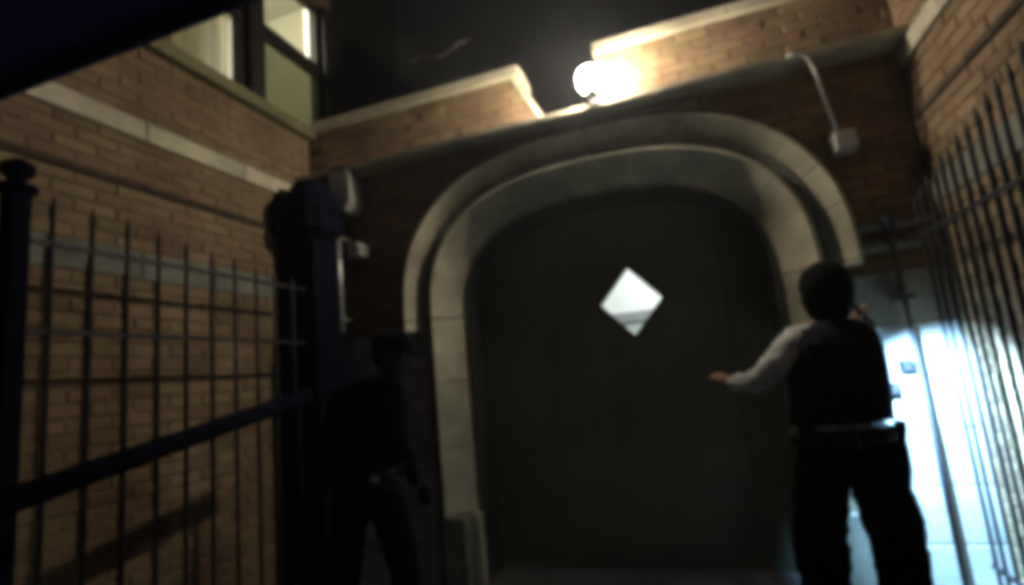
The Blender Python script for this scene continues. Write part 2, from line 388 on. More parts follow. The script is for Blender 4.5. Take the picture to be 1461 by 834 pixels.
# coping
def coping(x0, x1):
    n = max(1, round((x1-x0)/0.75)); w = (x1-x0)/n
    for i in range(n):
        b = MB(); a, c = x0+i*w+0.003, x0+(i+1)*w-0.003
        prof = ((YF+0.30, 3.623), (YF-0.05, 3.623), (YF-0.055, 3.69), (YF+0.10, 3.715), (YF+0.30, 3.70))
        b.loft([[Vector((xx, y, z)) for y, z in prof] for xx in (a, c)]); b.build('coping_stone', M_STONE, ef)
coping(XL+0.003, -0.945); coping(-0.385, XR-0.003)
for r in range(2):      # dressed stone ends of the notch
    za, zb = 3.212 + r*0.206, 3.212 + r*0.206 + 0.202
    MB().loft([[Vector((x, y, z)) for x, z in ((rake(za)-0.05, za), (rake(za), za), (rake(zb), zb), (rake(zb)-0.05, zb))] for y in (YF-0.008, YF+0.27)]).build('quoin_stone', M_STONE, ef)
    box('quoin_stone', -0.36, -0.349, YF-0.006, YF+0.27, za, zb, M_STONE, ef, 0.003)
# arch orders cut into stones
def order(name, prof, zlow_l, zlow_r, nst, m, jamb_pieces):
    """prof: closed outline (d, y). stones follow the arch, then the jambs"""
    for k in range(nst):
        t0 = math.pi*k/nst; t1 = math.pi*(k+1)/nst; g = 0.0018; rings = []
        for i in range(7):
            t = t0+g + (t1-t0-2*g)*i/6; ring = []
            for d, y in prof:
                x, z = arch(t, d); ring.append(Vector((x, y, z)))
            rings.append(ring)
        MB().loft(rings).build(name, m, ef)
    for side, zl in ((1, zlow_r), (-1, zlow_l)):
        if zl >= S0: continue
        n = max(1, round((S0-zl)/jamb_pieces)); w = (S0-zl)/n
        for i in range(n):
            za, zb = zl+i*w+0.003, zl+(i+1)*w-0.003
            MB().loft([[Vector((XC+side*(A0-d), y, z)) for d, y in prof] for z in (za, zb)]).build(name, m, ef)
def arch_leak_block(prof):
    rings = []
    for i in range(65):
        t = -0.0 + math.pi*i/64; rings.append([Vector((arch(t, d)[0], y, arch(t, d)[1])) for d, y in prof])
    for z in (1.2, 0.5, 0.0): rings.append([Vector((XC-(A0-d), y, z)) for d, y in prof])
    rings = [[Vector((XC+(A0-d), y, z)) for d, y in prof] for z in (0.0, 0.5, 1.2)] + rings
    MB().loft(rings).build('arch_leak_block', M_REVEAL, ef)
arch_leak_block(((0.21, YF+0.16), (0.428, YF+0.16), (0.428, YD-0.02), (0.21, YD-0.02)))  # unseen ring added to block lobby light at the stone joints
order('hood_stone', ((0.0, YF+0.05), (0.0, YF-0.085), (0.012, YF-0.11), (0.03, YF-0.115), (0.120, YF-0.035), (0.13, YF-0.02), (0.13, YF+0.05)), 1.80, 1.86, 14, M_STONE, 0.4)
order('cove_stone', ((0.132, YF+0.2), (0.132, YF-0.035), (0.155, YF-0.03), (0.172, YF-0.004), (0.19, YF+0.02), (0.20, YF+0.2)), 0.0, 0.0, 14, M_STONEG, 0.45)
order('jamb_stone', ((0.202, YF+0.2), (0.202, YF-0.055), (0.214, YF-0.075), (0.232, YF-0.078), (0.243, YF-0.06), (0.398, YF+0.125), (0.42, YF+0.13), (0.435, YF+0.14), (0.435, YF+0.2)), 0.48, 0.48, 11, M_STONE, 0.47)
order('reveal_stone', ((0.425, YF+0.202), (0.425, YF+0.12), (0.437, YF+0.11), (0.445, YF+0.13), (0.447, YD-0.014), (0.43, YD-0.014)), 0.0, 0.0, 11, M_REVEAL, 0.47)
for side in (1, -1):     # dark plinth block with one pale strip along the opening
    x0 = XC+side*(A0-0.204); x1 = XC+side*(A0-0.372); x2 = XC+side*(A0-0.376); x3 = XC+side*(A0-0.434)
    box('plinth_block', min(x0, x1), max(x0, x1), YF-0.08, YF+0.2, 0.0, 0.476, M_STONEG, ef, 0.006)
    box('plinth_strip', min(x2, x3), max(x2, x3), YF+0.03, YF+0.2, 0.0, 0.476, M_STONE, ef, 0.006)
for z in (1.92, 2.04):   # stubby impost mouldings beside the arch
    box('impost_stone', XC+A0+0.01, XR-0.02, YF-0.06, YF+0.03, z, z+0.05, M_STONEG, ef, 0.01)
# door: middle leaf with the diamond light, fixed side panels, all under the arch
def panel(name, x0, x1, m, parent, hole=None, y0=YD, th=0.05):
    bm = bmesh.new(); xs = [x0+(x1-x0)*i/14 for i in range(15)]
    def top(x): 
        a, h = A0-0.36, H0-0.36
        q = min(1, abs(x-XC)/a); return S0 + h*max(0, 1-q**NEXP)**(1/NEXP)
    out = [(x0, -0.01), (x1, -0.01)] + [(x, top(x)) for x in reversed(xs)]
    if hole is None: f = bm.faces.new([bm.verts.new((x, y0, z)) for x, z in out])
    else:
        (cx, cz, hw, hh) = hole
        lo = [(x, z) for x, z in out]
        # split left and right halves at cx through the diamond
        ring_l = [(x0, -0.01), (cx, -0.01), (cx, cz-hh), (cx-hw, cz), (cx, cz+hh), (cx, top(cx))] + [(x, top(x)) for x in reversed(xs) if x < cx-1e-6]
        ring_r = [(cx, -0.01), (x1, -0.01)] + [(x, top(x)) for x in reversed(xs) if x > cx+1e-6] + [(cx, top(cx)), (cx, cz+hh), (cx+hw, cz), (cx, cz-hh)]
        cache = {}
        def vv(p):
            k = (round(p[0], 5), round(p[1], 5))
            if k not in cache: cache[k] = bm.verts.new((p[0], y0, p[1]))
            return cache[k]
        bm.faces.new([vv(p) for p in ring_l]); bm.faces.new([vv(p) for p in ring_r])
    ex = bmesh.ops.extrude_face_region(bm, geom=list(bm.faces))
    bmesh.ops.translate(bm, verts=[v for v in ex['geom'] if isinstance(v, bmesh.types.BMVert)], vec=(0, th, 0))
    bmesh.ops.recalc_face_normals(bm, faces=bm.faces)
    me = bpy.data.meshes.new(name); bm.to_mesh(me); bm.free(); return link_mesh(name, me, m, parent)
box('seam_leak_block', -1.10, -0.97, YD+0.052, YD+0.085, 0.0, 2.55, M_DOOR, ef); box('seam_leak_block', 0.21, 0.34, YD+0.052, YD+0.085, 0.0, 2.5, M_DOOR, ef)  # backing strips added to block lobby light at the door seams
DIA = (-0.386, 1.873, 0.230, 0.259)
leaf = panel('door', -1.03, 0.27, M_DOOR, ef, DIA)
panel('side_panel', XC-A0+0.36, -1.034, M_DOOR, ef, None, YD-0.01); panel('side_panel', 0.274, XC+A0-0.36, M_DOOR, ef, None, YD-0.01)
cx, cz, hw, hh = DIA
g = bmesh.new(); g.faces.new([g.verts.new(p) for p in ((cx-hw, YD+0.03, cz), (cx, YD+0.03, cz-hh), (cx+hw, YD+0.03, cz), (cx, YD+0.03, cz+hh))])
me = bpy.data.meshes.new('pane'); g.to_mesh(me); g.free(); link_mesh('pane', me, M_GLASS, leaf)
fr = MB(); k = 1.09
for (a, b_) in (((-1, 0), (0, -1)), ((0, -1), (1, 0)), ((1, 0), (0, 1)), ((0, 1), (-1, 0))):
    def q(p, s, y): return Vector((cx+p[0]*hw*s, y, cz+p[1]*hh*s))
    fr.loft([[q(p, 0.985, YD-0.012), q(p, k, YD-0.012), q(p, k, YD+0.0), q(p, 0.985, YD+0.055)] for p in (a, b_)])
fr.build('window_frame', M_DOOR, leaf)

# set-back storey over the entrance
us = thing('upper_storey', 'dark set-back upper wall above the notched parapet', 'building', (XC, YU, 3.1))
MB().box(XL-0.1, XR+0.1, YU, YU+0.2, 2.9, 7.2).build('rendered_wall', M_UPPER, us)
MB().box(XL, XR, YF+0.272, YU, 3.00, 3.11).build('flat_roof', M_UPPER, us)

# lit lobby seen through the diamond light
lb = thing('lobby', 'bright white lobby behind the diamond window of the door', 'room', (XC, 5.0, 0))
b = MB(); x0, x1 = -1.9, 0.9; y0, y1 = YF+0.275, 6.4
b.box(x0-0.05, x0, y0, y1, 0, 2.86); b.box(x1, x1+0.05, y0, y1, 0, 2.86); b.box(x0, x1, y1, y1+0.05, 0, 2.86)
b.box(x0, x1, y0, y1, 2.86, 2.9); b.box(x0, x1, y0, y1, -0.09, -0.03)
b.build('room_wall', M_WHITE, lb)
box('lintel', -1.5, 0.6, 6.30, 6.395, 1.90, 2.02, M_GREYP, lb); box('inner_door', -1.4, 0.5, 6.34, 6.398, 0.0, 1.895, M_LGREY, lb)
ll = bpy.data.lights.new('lobby_lamp', 'POINT'); ll.energy = 84; ll.color = (0.93, 1.0, 0.97); ll.shadow_soft_size = 0.15
lo = bpy.data.objects.new('lobby_lamp', ll); COL.objects.link(lo); lo.parent = lb; lo.location = Vector((-0.1, 5.2, 2.7)) - BASE[lb]

# ------------------------------------------------------------------ wall lamp in the notch
LX, LY, LZ = -0.40, YF-0.24, 3.325
wlm = thing('wall_lamp', 'glaring bare bulkhead lamp in the parapet notch over the arch', 'lamp', (LX, YF, 3.2))
box('backplate', LX-0.05, LX+0.05, YF+0.02, YF+0.05, 3.22, 3.48, M_IRON, wlm, 0.006)
MB().tube([(LX, YF+0.04, 3.42), (LX, YF-0.08, 3.44), (LX, LY, 3.43), (LX, LY, 3.39)], 0.014, 8).build('arm', M_IRON, wlm, smooth=True)
MB().lathe((LX, LY, LZ-0.092), ((0.03, -0.05), (0.038, -0.03), (0.042, 0.0), (0.03, 0.004)), 16).build('socket', M_IRON, wlm, smooth=True)
MB().lathe((LX, LY, 3.39), ((0.03, 0.03), (0.05, 0.015), (0.055, -0.004), (0.04, -0.006)), 16).build('cap', M_IRON, wlm, smooth=True)
MB().lathe((LX, LY, LZ), ((0.018, -0.098), (0.055, -0.086), (0.080, -0.048), (0.085, 0.0), (0.076, 0.035), (0.058, 0.060), (0.048, 0.066)), 20).build('bulb', M_BULB, wlm, smooth=True)
pl = bpy.data.lights.new('wall_lamp_light', 'POINT'); pl.energy = 84; pl.color = (1.0, 0.90, 0.74); pl.shadow_soft_size = 0.045
po = bpy.data.objects.new('wall_lamp_light', pl); COL.objects.link(po); po.parent = wlm; po.location = Vector((LX, LY, LZ)) - BASE[wlm]

# ------------------------------------------------------------------ canopy overhead (nearest the camera)
cp = thing('canopy', 'dark canopy edge in navy shadow tint crossing the upper corner over the lit windows', 'canopy', (0, 0.6, 2.6))
box('roof_panel', XL+0.004, XR-0.004, -0.6, 1.17, 2.66, 2.74, M_NAVY, cp)
box('fascia', XL+0.004, XR-0.004, 1.172, 1.20, 2.62, 2.78, M_NAVY, cp, 0.006)

# ------------------------------------------------------------------ iron fences
def picket(parent, x, y, zt, r=0.0105):
    b = MB(); n = 8
    prof = [(r, 0.06), (r, zt-0.09), (r*1.25, zt-0.075), (r*1.1, zt-0.05), (0.003, zt)]
    b.lathe((x, y, 0), prof, n); return b.build('picket', M_IRON, parent)
def fence(label, x, ys, zt, rails, y0, y1):
    t = thing('iron_fence', label, 'fence', (x, (y0+y1)/2, 0), 'iron fences along the wings')
    for i, y in enumerate(ys):
        picket(t, x+rnd.uniform(-.004, .004), y, zt(y)+rnd.uniform(-.012, .012))
    for z in rails: box('rail', x-0.007, x+0.007, y0, y1, z-0.012, z+0.012, M_IRON, t, 0.002)
    return t
FXL, FXR = -2.60, 1.25
fl = fence('black iron picket fence before the wing with the lit windows', FXL, [1.53+0.166*i for i in range(-3, 10)], lambda y: 2.40-0.11*(y-1.5), (0.22, 1.78, 2.17), 0.98, 3.16)
box('kerb', FXL-0.09, FXL+0.09, 0.95, 3.12, 0.0, 0.14, M_STONEG, fl, 0.012)
frr = fence('black iron picket fence gleaming in torch light beside the officer', FXR, [1.62+0.092*i for i in range(0, 20)], lambda y: 2.46-0.21*(y-2.0), (0.26, 1.95), 1.5, 3.40)
box('kerb', FXR-0.09, FXR+0.08, 1.45, 3.30, 0.0, 0.14, M_STONE, frr, 0.012)
ps = thing('fence_post', 'thick fence post with knobbed finial near the low end of the handrail', 'post', (FXL+0.02, 1.38, 0))
box('shaft', FXL-0.02, FXL+0.06, 1.34, 1.42, 0.0, 2.36, M_CAST, ps, 0.008)
MB().lathe((FXL+0.02, 1.38, 2.36), ((0.072, 0.0), (0.072, 0.025), (0.035, 0.035), (0.03, 0.05), (0.062, 0.085), (0.058, 0.12), (0.01, 0.15)), 14).build('finial', M_CAST, ps, smooth=True)

# gate pier with moulded head at the left, slimmer post at the right
gp = thing('gate_pier', 'black pier with bulky moulded head between the arch and the long handrail', 'pier', (-2.55, 3.34, 0))
PX0, PX1, PY0, PY1 = -2.79, -2.53, 3.18, 3.46
box('shaft', PX0, PX1, PY0, PY1, 0.0, 2.56, M_CAST, gp, 0.012)
rings = []
for e, z in ((0.0, 2.562), (0.03, 2.60), (0.07, 2.63), (0.075, 2.70), (0.055, 2.74), (0.08, 2.80), (0.07, 2.88), (0.02, 2.93), (-0.01, 2.99), (-0.05, 3.04)):
    c = 0.05+0.25*e; x0, x1, y0, y1 = PX0-e, PX1+e, PY0-e, PY1+e
    rings.append([Vector((x, y, z)) for x, y in ((x0+c, y0), (x1-c, y0), (x1, y0+c), (x1, y1-c), (x1-c, y1), (x0+c, y1), (x0, y1-c), (x0, y0+c))])
MB().loft(rings).build('moulded_head', M_CAST, gp)
box('base_course', PX0-0.04, PX1+0.04, PY0-0.04, PY1+0.03, 0.0, 1.86, M_CAST, gp, 0.015)
dp = thing('downpipe', 'slim grey downpipe with small hopper head beside the torch-lit fence', 'pipe', (1.16, 3.52, 0))
MB().tube([(1.16, 3.525, 0.0), (1.16, 3.525, 2.03)], 0.014, 12).build('pipe', M_POST, dp, smooth=True)
MB().lathe((1.16, 3.525, 2.0), ((0.016, 0.0), (0.03, 0.04), (0.042, 0.08), (0.045, 0.10), (0.036, 0.102)), 12).build('hopper_head', M_POST, dp)
for z in (1.62,): box('clip', 1.115, 1.205, 3.50, YF+0.01, z, z+0.03, M_POST, dp, 0.003)

# sloping handrail in front of the left fence
hr = thing('handrail', 'thick dark handrail sloping up across the fence below the lit windows', 'handrail', (-2.3, 2.0, 0))
dv = Vector((0, 1.75, 0.30)); p0 = Vector((-2.30, 1.05, 1.11))
def frame_rings(p, q, hw, hh):
    d = (q-p).normalized(); s = Vector((1, 0, 0)); u = s.cross(d).normalized(); out = []
    for c in (p, q): out.append([c + s*hw*math.cos(a) + u*hh*math.sin(a) for a in [2*math.pi*k/12 for k in range(12)]])
    return out
MB().loft(frame_rings(p0, p0+dv, 0.03, 0.048)).build('grip', M_CAST, hr, smooth=True)
for t in (0.06, 0.94):
    q = p0 + dv*t; MB().tube([(q.x, q.y, 0.0), (q.x, q.y, q.z-0.02)], 0.02, 10).build('support', M_CAST, hr, smooth=True)

# ------------------------------------------------------------------ fittings on the front
cn = thing('conduit', 'pale vertical conduit pipe running down beside the black pier', 'pipe', (-2.42, YF-0.05, 1.9))
MB().tube([(-2.53, YF-0.125, 1.70), (-2.53, YF-0.125, 2.84)], 0.021, 10).build('pipe', M_STEEL, cn, smooth=True)
for z in (1.95, 2.6): box('clip', -2.56, -2.50, YF-0.15, YF+0.0, z, z+0.025, M_STEEL, cn, 0.002)
ob = MB(); oc = Vector((-2.45, YF-0.10, 2.97)); oring = [(-0.075, 0.20), (0.05, 0.20), (0.10, 0.13), (0.10, -0.10), (0.05, -0.17), (-0.045, -0.16), (-0.085, -0.06), (-0.09, 0.10)]
ob.loft([[Vector((oc.x+a, y, oc.z+c)) for a, c in oring] for y in (YF-0.20, YF+0.0)])
tag(ob.build('junction_box', M_PALE, None, (oc.x, YF, oc.z), 0.008), 'pale angular wall box above the vertical conduit', 'box')
eb = MB(); eb.box(-2.45, -2.33, YF-0.13, YF+0.0, 2.44, 2.55)
eo = eb.build('bell_box', M_PALE, None, (-2.39, YF, 2.46), 0.012); tag(eo, 'small pale square box on the dark wall near the arch hood', 'box')
MB().lathe((-2.35, YF-0.131, 2.53), ((0.012, 0), (0.012, 0.008), (0.004, 0.012)), 10, (0, -1, 0)).build('button', M_WHITE, eo)
c2 = thing('bent_conduit', 'thin white conduit bending down to a junction box beside the arch', 'pipe', (1.0, YF, 2.6))
MB().tube([(0.78, YF-0.212, 3.15), (0.84, YF-0.212, 3.145), (0.885, YF-0.21, 3.11), (0.91, YF-0.20, 3.04), (0.985, YF-0.12, 2.66)], 0.011, 8).build('pipe', M_STEEL, c2, smooth=True)
jb = thing('conduit_box', 'small pale junction box below the bent conduit', 'box', (1.11, YF, 2.53))
box('body', 0.965, 1.085, YF-0.125, YF+0.0, 2.53, 2.655, M_PALE, jb, 0.006); box('cover', 0.975, 1.075, YF-0.133, YF-0.127, 2.54, 2.645, M_PALE, jb, 0.002)
# plates on the right-hand stone
for nm, lab, x0, x1, z0, z1 in (('door_buzzer', 'dark buzzer plate on the torch-lit stone beside the officer', 0.93, 1.06, 1.10, 1.17),
                               ('letter_slot', 'dark tilted letter slot high on the torch-lit stone', 1.08, 1.145, 1.22, 1.29)):
    o = box(nm, x0, x1, YF-0.06, YF-0.013, z0, z1, M_CAST, None, 0.004, ((x0+x1)/2, YF, z0)); tag(o, lab, 'plate')
    box('face', x0+0.01, x1-0.01, YF-0.066, YF-0.061, z0+0.01, z1-0.01, M_IRON, o, 0.001)
# twisted wire added to carry the glints above the parapet
wr = MB(); P = []
for i in range(40):
    t = i/39; P.append(Vector((-1.98+0.60*t, YF+0.22, 4.15+0.03*t+0.035*math.sin(t*9)+0.012*math.sin(t*41))))
wr.tube(P, [0.003+0.006*max(0, math.sin(i*0.42))**2 for i in range(40)], 6); tag(wr.build('added_wire', M_WIRE, None, (-1.8, YF+0.22, 3.7), smooth=True), 'kinked wire added for the glints in the dark above the parapet', 'wire')

# ------------------------------------------------------------------ people
def skin_mesh(V, E, sub=2):
    """V: list of (xyz, rx, ry) ; E: edges ; returns an evaluated mesh"""
    me = bpy.data.meshes.new('tmp'); me.from_pydata([v[0] for v in V], E, []); me.update()
    o = bpy.data.objects.new('tmp', me); COL.objects.link(o)
    m = o.modifiers.new('s', 'SKIN'); m.use_smooth_shade = True
    for i, v in enumerate(V):
        sv = me.skin_vertices[0].data[i]; sv.radius = (v[1], v[2] if len(v) > 2 else v[1]); sv.use_root = (i == 0)
    s = o.modifiers.new('d', 'SUBSURF'); s.levels = sub; s.render_levels = sub
    dg = bpy.context.evaluated_depsgraph_get(); r = bpy.data.meshes.new_from_object(o.evaluated_get(dg))
    bpy.data.objects.remove(o); bpy.data.meshes.remove(me); return r

def hand(palm_c, d, side, palm_n, curl=0.5, s=1.0):
    """five finger chains: d = direction of fingers, side = towards the thumb, palm_n = normal out of the palm"""
    d = Vector(d).normalized(); n = Vector(palm_n); n = (n - d*n.dot(d)).normalized(); th = d.cross(n) 
    if th.dot(Vector(side)) < 0: th = -th
    c = Vector(palm_c); out = []
    for k, (off, L) in enumerate(((0.030, 0.075), (0.010, 0.083), (-0.010, 0.077), (-0.029, 0.062))):
        p = c + th*off*s + d*0.035*s; pts = [c + th*off*0.7*s, p]; a = 0.0
        for seg in (0.45, 0.30, 0.25):
            a += curl*(0.6+0.25*k*0.3); p = p + (d*math.cos(a) + n*math.sin(a))*L*seg*s; pts.append(p)
        out.append(([(tuple(q), r*s) for q, r in zip(pts, (0.011, 0.0105, 0.0095, 0.0085, 0.007))], [(i, i+1) for i in range(4)]))
    p = c - d*0.02*s + th*0.022*s; pts = [p]
    for L, dd in ((0.035, th*0.8+d*0.6), (0.030, th*0.35+d*0.8+n*0.45), (0.024, d*0.8+n*0.6)):
        p = p + dd.normalized()*L*s; pts.append(p)
    out.append(([(tuple(q), r*s) for q, r in zip(pts, (0.013, 0.012, 0.010, 0.008))], [(i, i+1) for i in range(3)]))
    return out

def head_rings(c, f, tilt=0.0, s=1.0):
    """skull with face: c centre, f facing direction"""
    f = Vector((f[0], f[1], 0)).normalized(); r = f.cross(Vector((0, 0, 1))); u = Vector((0, 0, 1)); c = Vector(c)
    bm = bmesh.new(); bmesh.ops.create_uvsphere(bm, u_segments=28, v_segments=20, radius=1.0)
    for v in bm.verts:
        x, y, z = v.co; w, d, h = 0.076, 0.098, 0.118
        if z < 0: w *= 1+0.30*z; d *= 1+0.16*z
        fx, fy, fz = x*w, y*d, z*h
        if y > 0.2 and z < 0.1: fy *= 0.96
        nose = math.exp(-(x/0.16)**2 - ((z+0.12)/0.20)**2) if y > 0 else 0
        fy += 0.026*nose
        eye = math.exp(-((abs(x)-0.38)/0.17)**2 - ((z-0.08)/0.12)**2) if y > 0 else 0
        fy -= 0.010*eye
        lip = math.exp(-(x/0.3)**2 - ((z+0.45)/0.07)**2) if y > 0 else 0
        fy += 0.006*lip
        chin = math.exp(-(x/0.3)**2 - ((z+0.85)/0.2)**2) if y > 0 else 0
        fy += 0.012*chin
        v.co = c + (r*fx + f*fy + u*fz)*s
    for sgn in (-1, 1):      # ears
        ret = bmesh.ops.create_uvsphere(bm, u_segments=10, v_segments=8, radius=1.0)
        for v in ret['verts']:
            x, y, z = v.co; v.co = c + (r*(sgn*0.078 + x*0.012) + f*(-0.008 + y*0.018) + u*(-0.005 + z*0.032))*s
    me = bpy.data.meshes.new('head'); bm.to_mesh(me); bm.free(); return me

def creases(me, keep_z=None):
    """shallow cloth folds pushed along the normals"""
    me.update()
    for v in me.vertices:
        p = v.co; n = v.normal
        f = noise.noise(Vector((p.x*9, p.y*9, p.z*20))) + 0.5*noise.noise(Vector((p.x*22+3, p.y*22, p.z*44)))
        ridge = 1-abs(noise.noise(Vector((p.x*11+p.z*6, p.y*11, p.z*13))))*2.2
        v.co = p + n*(0.009*f + 0.008*max(0, ridge) - 0.002)
    return me

def join_meshes(name, parts, mats):
    """parts: list of (mesh, function(centre) -> material index)"""
    bm = bmesh.new()
    for me, fn in parts:
        n0 = len(bm.faces); bm.from_mesh(me); bm.faces.ensure_lookup_table()
        for f in bm.faces[n0:]: f.material_index = fn(f.calc_center_median()); f.smooth = True
    out = bpy.data.meshes.new(name); bm.to_mesh(out); bm.free()
    for m in mats: out.materials.append(m)
    return out

def shell(name, rings, m, parent, n=28, cap=True):
    """lofted elliptical garment rings: (centre, half width, half depth, axis angle)"""
    out = []
    for c, a, b_, ang in rings:
        c = Vector(c); ca, sa = math.cos(ang), math.sin(ang); ring = []
        for k in range(n):
            t = 2*math.pi*k/n; e = 0.78; x = a*math.copysign(abs(math.cos(t))**e, math.cos(t)); y = b_*math.copysign(abs(math.sin(t))**e, math.sin(t))
            wob = 1+0.02*noise.noise(Vector((x*14, y*14, c.z*16)))
            ring.append(c + Vector((x*ca - y*sa, x*sa + y*ca, 0))*wob)
        out.append(ring)
    return MB().loft(out, cap).build(name, m, parent, smooth=True)

# --- officer by the right jamb, back to the camera
pa = thing('person', 'officer in dark vest with pale sleeve reaching to the door, back turned', 'person', (0.56, 2.78, 0))
V = [((0.565, 2.78, 0.95), 0.155, 0.115), ((0.575, 2.78, 1.10), 0.145, 0.105), ((0.595, 2.785, 1.28), 0.165, 0.115), ((0.605, 2.79, 1.42), 0.150, 0.10),
     ((0.612, 2.80, 1.50), 0.065, 0.06), ((0.618, 2.81, 1.57), 0.055, 0.055),                                    # 4,5 neck
     ((0.455, 2.78, 1.440), 0.076), ((0.295, 2.68, 1.30), 0.064), ((0.265, 2.69, 1.275), 0.058), ((0.165, 2.84, 1.262), 0.042), ((0.142, 2.875, 1.275), 0.026, 0.036),   # 6-10 left arm, palm
     ((0.735, 2.79, 1.440), 0.068), ((0.785, 2.94, 1.285), 0.052), ((0.795, 2.98, 1.30), 0.046), ((0.812, 3.03, 1.455), 0.034), ((0.812, 3.035, 1.505), 0.026, 0.034),  # 11-15 right arm
     ((0.475, 2.78, 0.90), 0.122), ((0.41, 2.76, 0.56), 0.114), ((0.405, 2.75, 0.47), 0.106), ((0.375, 2.72, 0.12), 0.09), ((0.355, 2.83, 0.045), 0.045), ((0.35, 2.92, 0.035), 0.035),
     ((0.655, 2.78, 0.90), 0.122), ((0.705, 2.77, 0.62), 0.124), ((0.70, 2.76, 0.48), 0.104), ((0.665, 2.74, 0.12), 0.09), ((0.665, 2.85, 0.045), 0.045), ((0.675, 2.94, 0.035), 0.035)]
E_ = [(0, 1), (1, 2), (2, 3), (3, 4), (4, 5), (3, 6), (6, 7), (7, 8), (8, 9), (9, 10), (3, 11), (11, 12), (12, 13), (13, 14), (14, 15),
      (0, 16), (16, 17), (17, 18), (18, 19), (19, 20), (20, 21), (0, 22), (22, 23), (23, 24), (24, 25), (25, 26), (26, 27)]
lw_, rw_ = Vector(V[9][0]), Vector(V[14][0])
def mat_a(c):
    if (c-lw_).dot(Vector((-0.5, 0.85, 0.1))) > -0.005 and c.x < 0.3 and c.z > 1.1: return 1
    if c.z > 1.462 and c.x > 0.74 and c.y > 2.95: return 1
    if c.z > 1.51 and 0.5 < c.x < 0.72: return 1
    if c.z < 0.15: return 3
    if c.z < 1.02: return 2
    return 0
parts = [(creases(skin_mesh(V, E_, 3)), mat_a)]
for hv, he in hand((0.135, 2.888, 1.282), (-0.5, 0.5, 0.42), (0.2, 0, 1), (-0.3, 0.6, -0.7), 0.35): parts.append((skin_mesh(hv, he, 1), lambda c: 1))
for hv, he in hand((0.815, 3.045, 1.53), (-0.2, 0.35, 0.8), (-0.6, 0.5, 0.0), (0.7, 0.5, -0.2), 1.15): parts.append((skin_mesh(hv, he, 1), lambda c: 1))
parts.append((head_rings((0.625, 2.825, 1.655), (0.25, 1.0, 0)), lambda c: 1))
body = link_mesh('body', join_meshes('body', parts, [M_SHIRT, M_SKIN, M_UNI, M_BOOT]), None, pa)
shell('vest', [((0.576, 2.780, 1.072), 0.204, 0.162, 0.0), ((0.582, 2.780, 1.16), 0.206, 0.160, 0.0), ((0.592, 2.785, 1.27), 0.205, 0.150, 0), ((0.600, 2.788, 1.38), 0.198, 0.146, 0),
               ((0.605, 2.79, 1.445), 0.178, 0.130, 0), ((0.608, 2.795, 1.49), 0.140, 0.105, 0), ((0.612, 2.80, 1.515), 0.095, 0.085, 0)], M_VEST, pa)
for x in (0.50, 0.70):
    MB().loft([[Vector((x+dx, y, z)) for dx, y in ((-0.03, yy), (0.03, yy), (0.03, yy-0.012), (-0.03, yy-0.012))] for z, yy in ((1.20, 2.640), (1.32, 2.638), (1.42, 2.66), (1.49, 2.71))]).build('shoulder_strap', M_LEATH, pa)
for z in (1.15, 1.375, 1.405): box('webbing', 0.475, 0.715, 2.626, 2.640, z, z+0.018, M_LEATH, pa, 0.003)
box('back_panel', 0.50, 0.70, 2.612, 2.634, 1.20, 1.34, M_VEST, pa, 0.008)
shell('duty_belt', [((0.57, 2.782, 0.985), 0.205, 0.150, 0), ((0.57, 2.782, 1.0), 0.208, 0.154, 0), ((0.572, 2.782, 1.035), 0.208, 0.154, 0), ((0.572, 2.782, 1.045), 0.203, 0.149, 0)], M_LEATH, pa)
ho = shell('holster', [((0.765, 2.77, 0.80), 0.030, 0.045, 0), ((0.77, 2.77, 0.85), 0.036, 0.055, 0), ((0.77, 2.77, 0.94), 0.040, 0.062, 0), ((0.77, 2.77, 0.99), 0.036, 0.058, 0)], M_LEATH, pa)
MB().tube([(0.785, 2.745, 0.985), (0.785, 2.715, 1.06)], [0.022, 0.026], 10).build('pistol_grip', M_LEATH, ho, smooth=True)
box('radio', 0.385, 0.43, 2.66, 2.70, 0.99, 1.13, M_LEATH, pa, 0.008)
box('belt_pouch', 0.50, 0.60, 2.595, 2.635, 0.965, 1.05, M_LEATH, pa, 0.012)
# hair gathered low at the neck
bm = bmesh.new(); bmesh.ops.create_uvsphere(bm, u_segments=64, v_segments=32, radius=1.0)
for v in bm.verts:
    x, y, z = v.co; k = 1+0.05*noise.noise(Vector((x*4, y*4, z*4))) + 0.025*noise.noise(Vector((x*22, y*22, z*3)))
    d = 0.118
    if y > 0: d = 0.070 if z < 0.45 else 0.112
    v.co = Vector((0.622 + x*0.114*k, 2.800 + y*d*k, 1.672 + z*0.130*k))
    if z < -0.25 and y < 0.3: v.co.z -= 0.05*(-z); v.co.x = 0.622 + (v.co.x-0.622)*(1-0.06*z)
    if z > 0.55: v.co.z -= 0.10*(z-0.55)*0.13
me = bpy.data.meshes.new('hair'); bm.to_mesh(me); bm.free()
for p in me.polygons: p.use_smooth = True
link_mesh('hair', me, M_HAIR, pa)
MB().lathe((0.518, 2.79, 1.645), ((0.010, 0), (0.012, 0.012), (0.006, 0.02)), 10, (-1, -0.3, 0)).build('earpiece', M_PALE, pa, smooth=True)

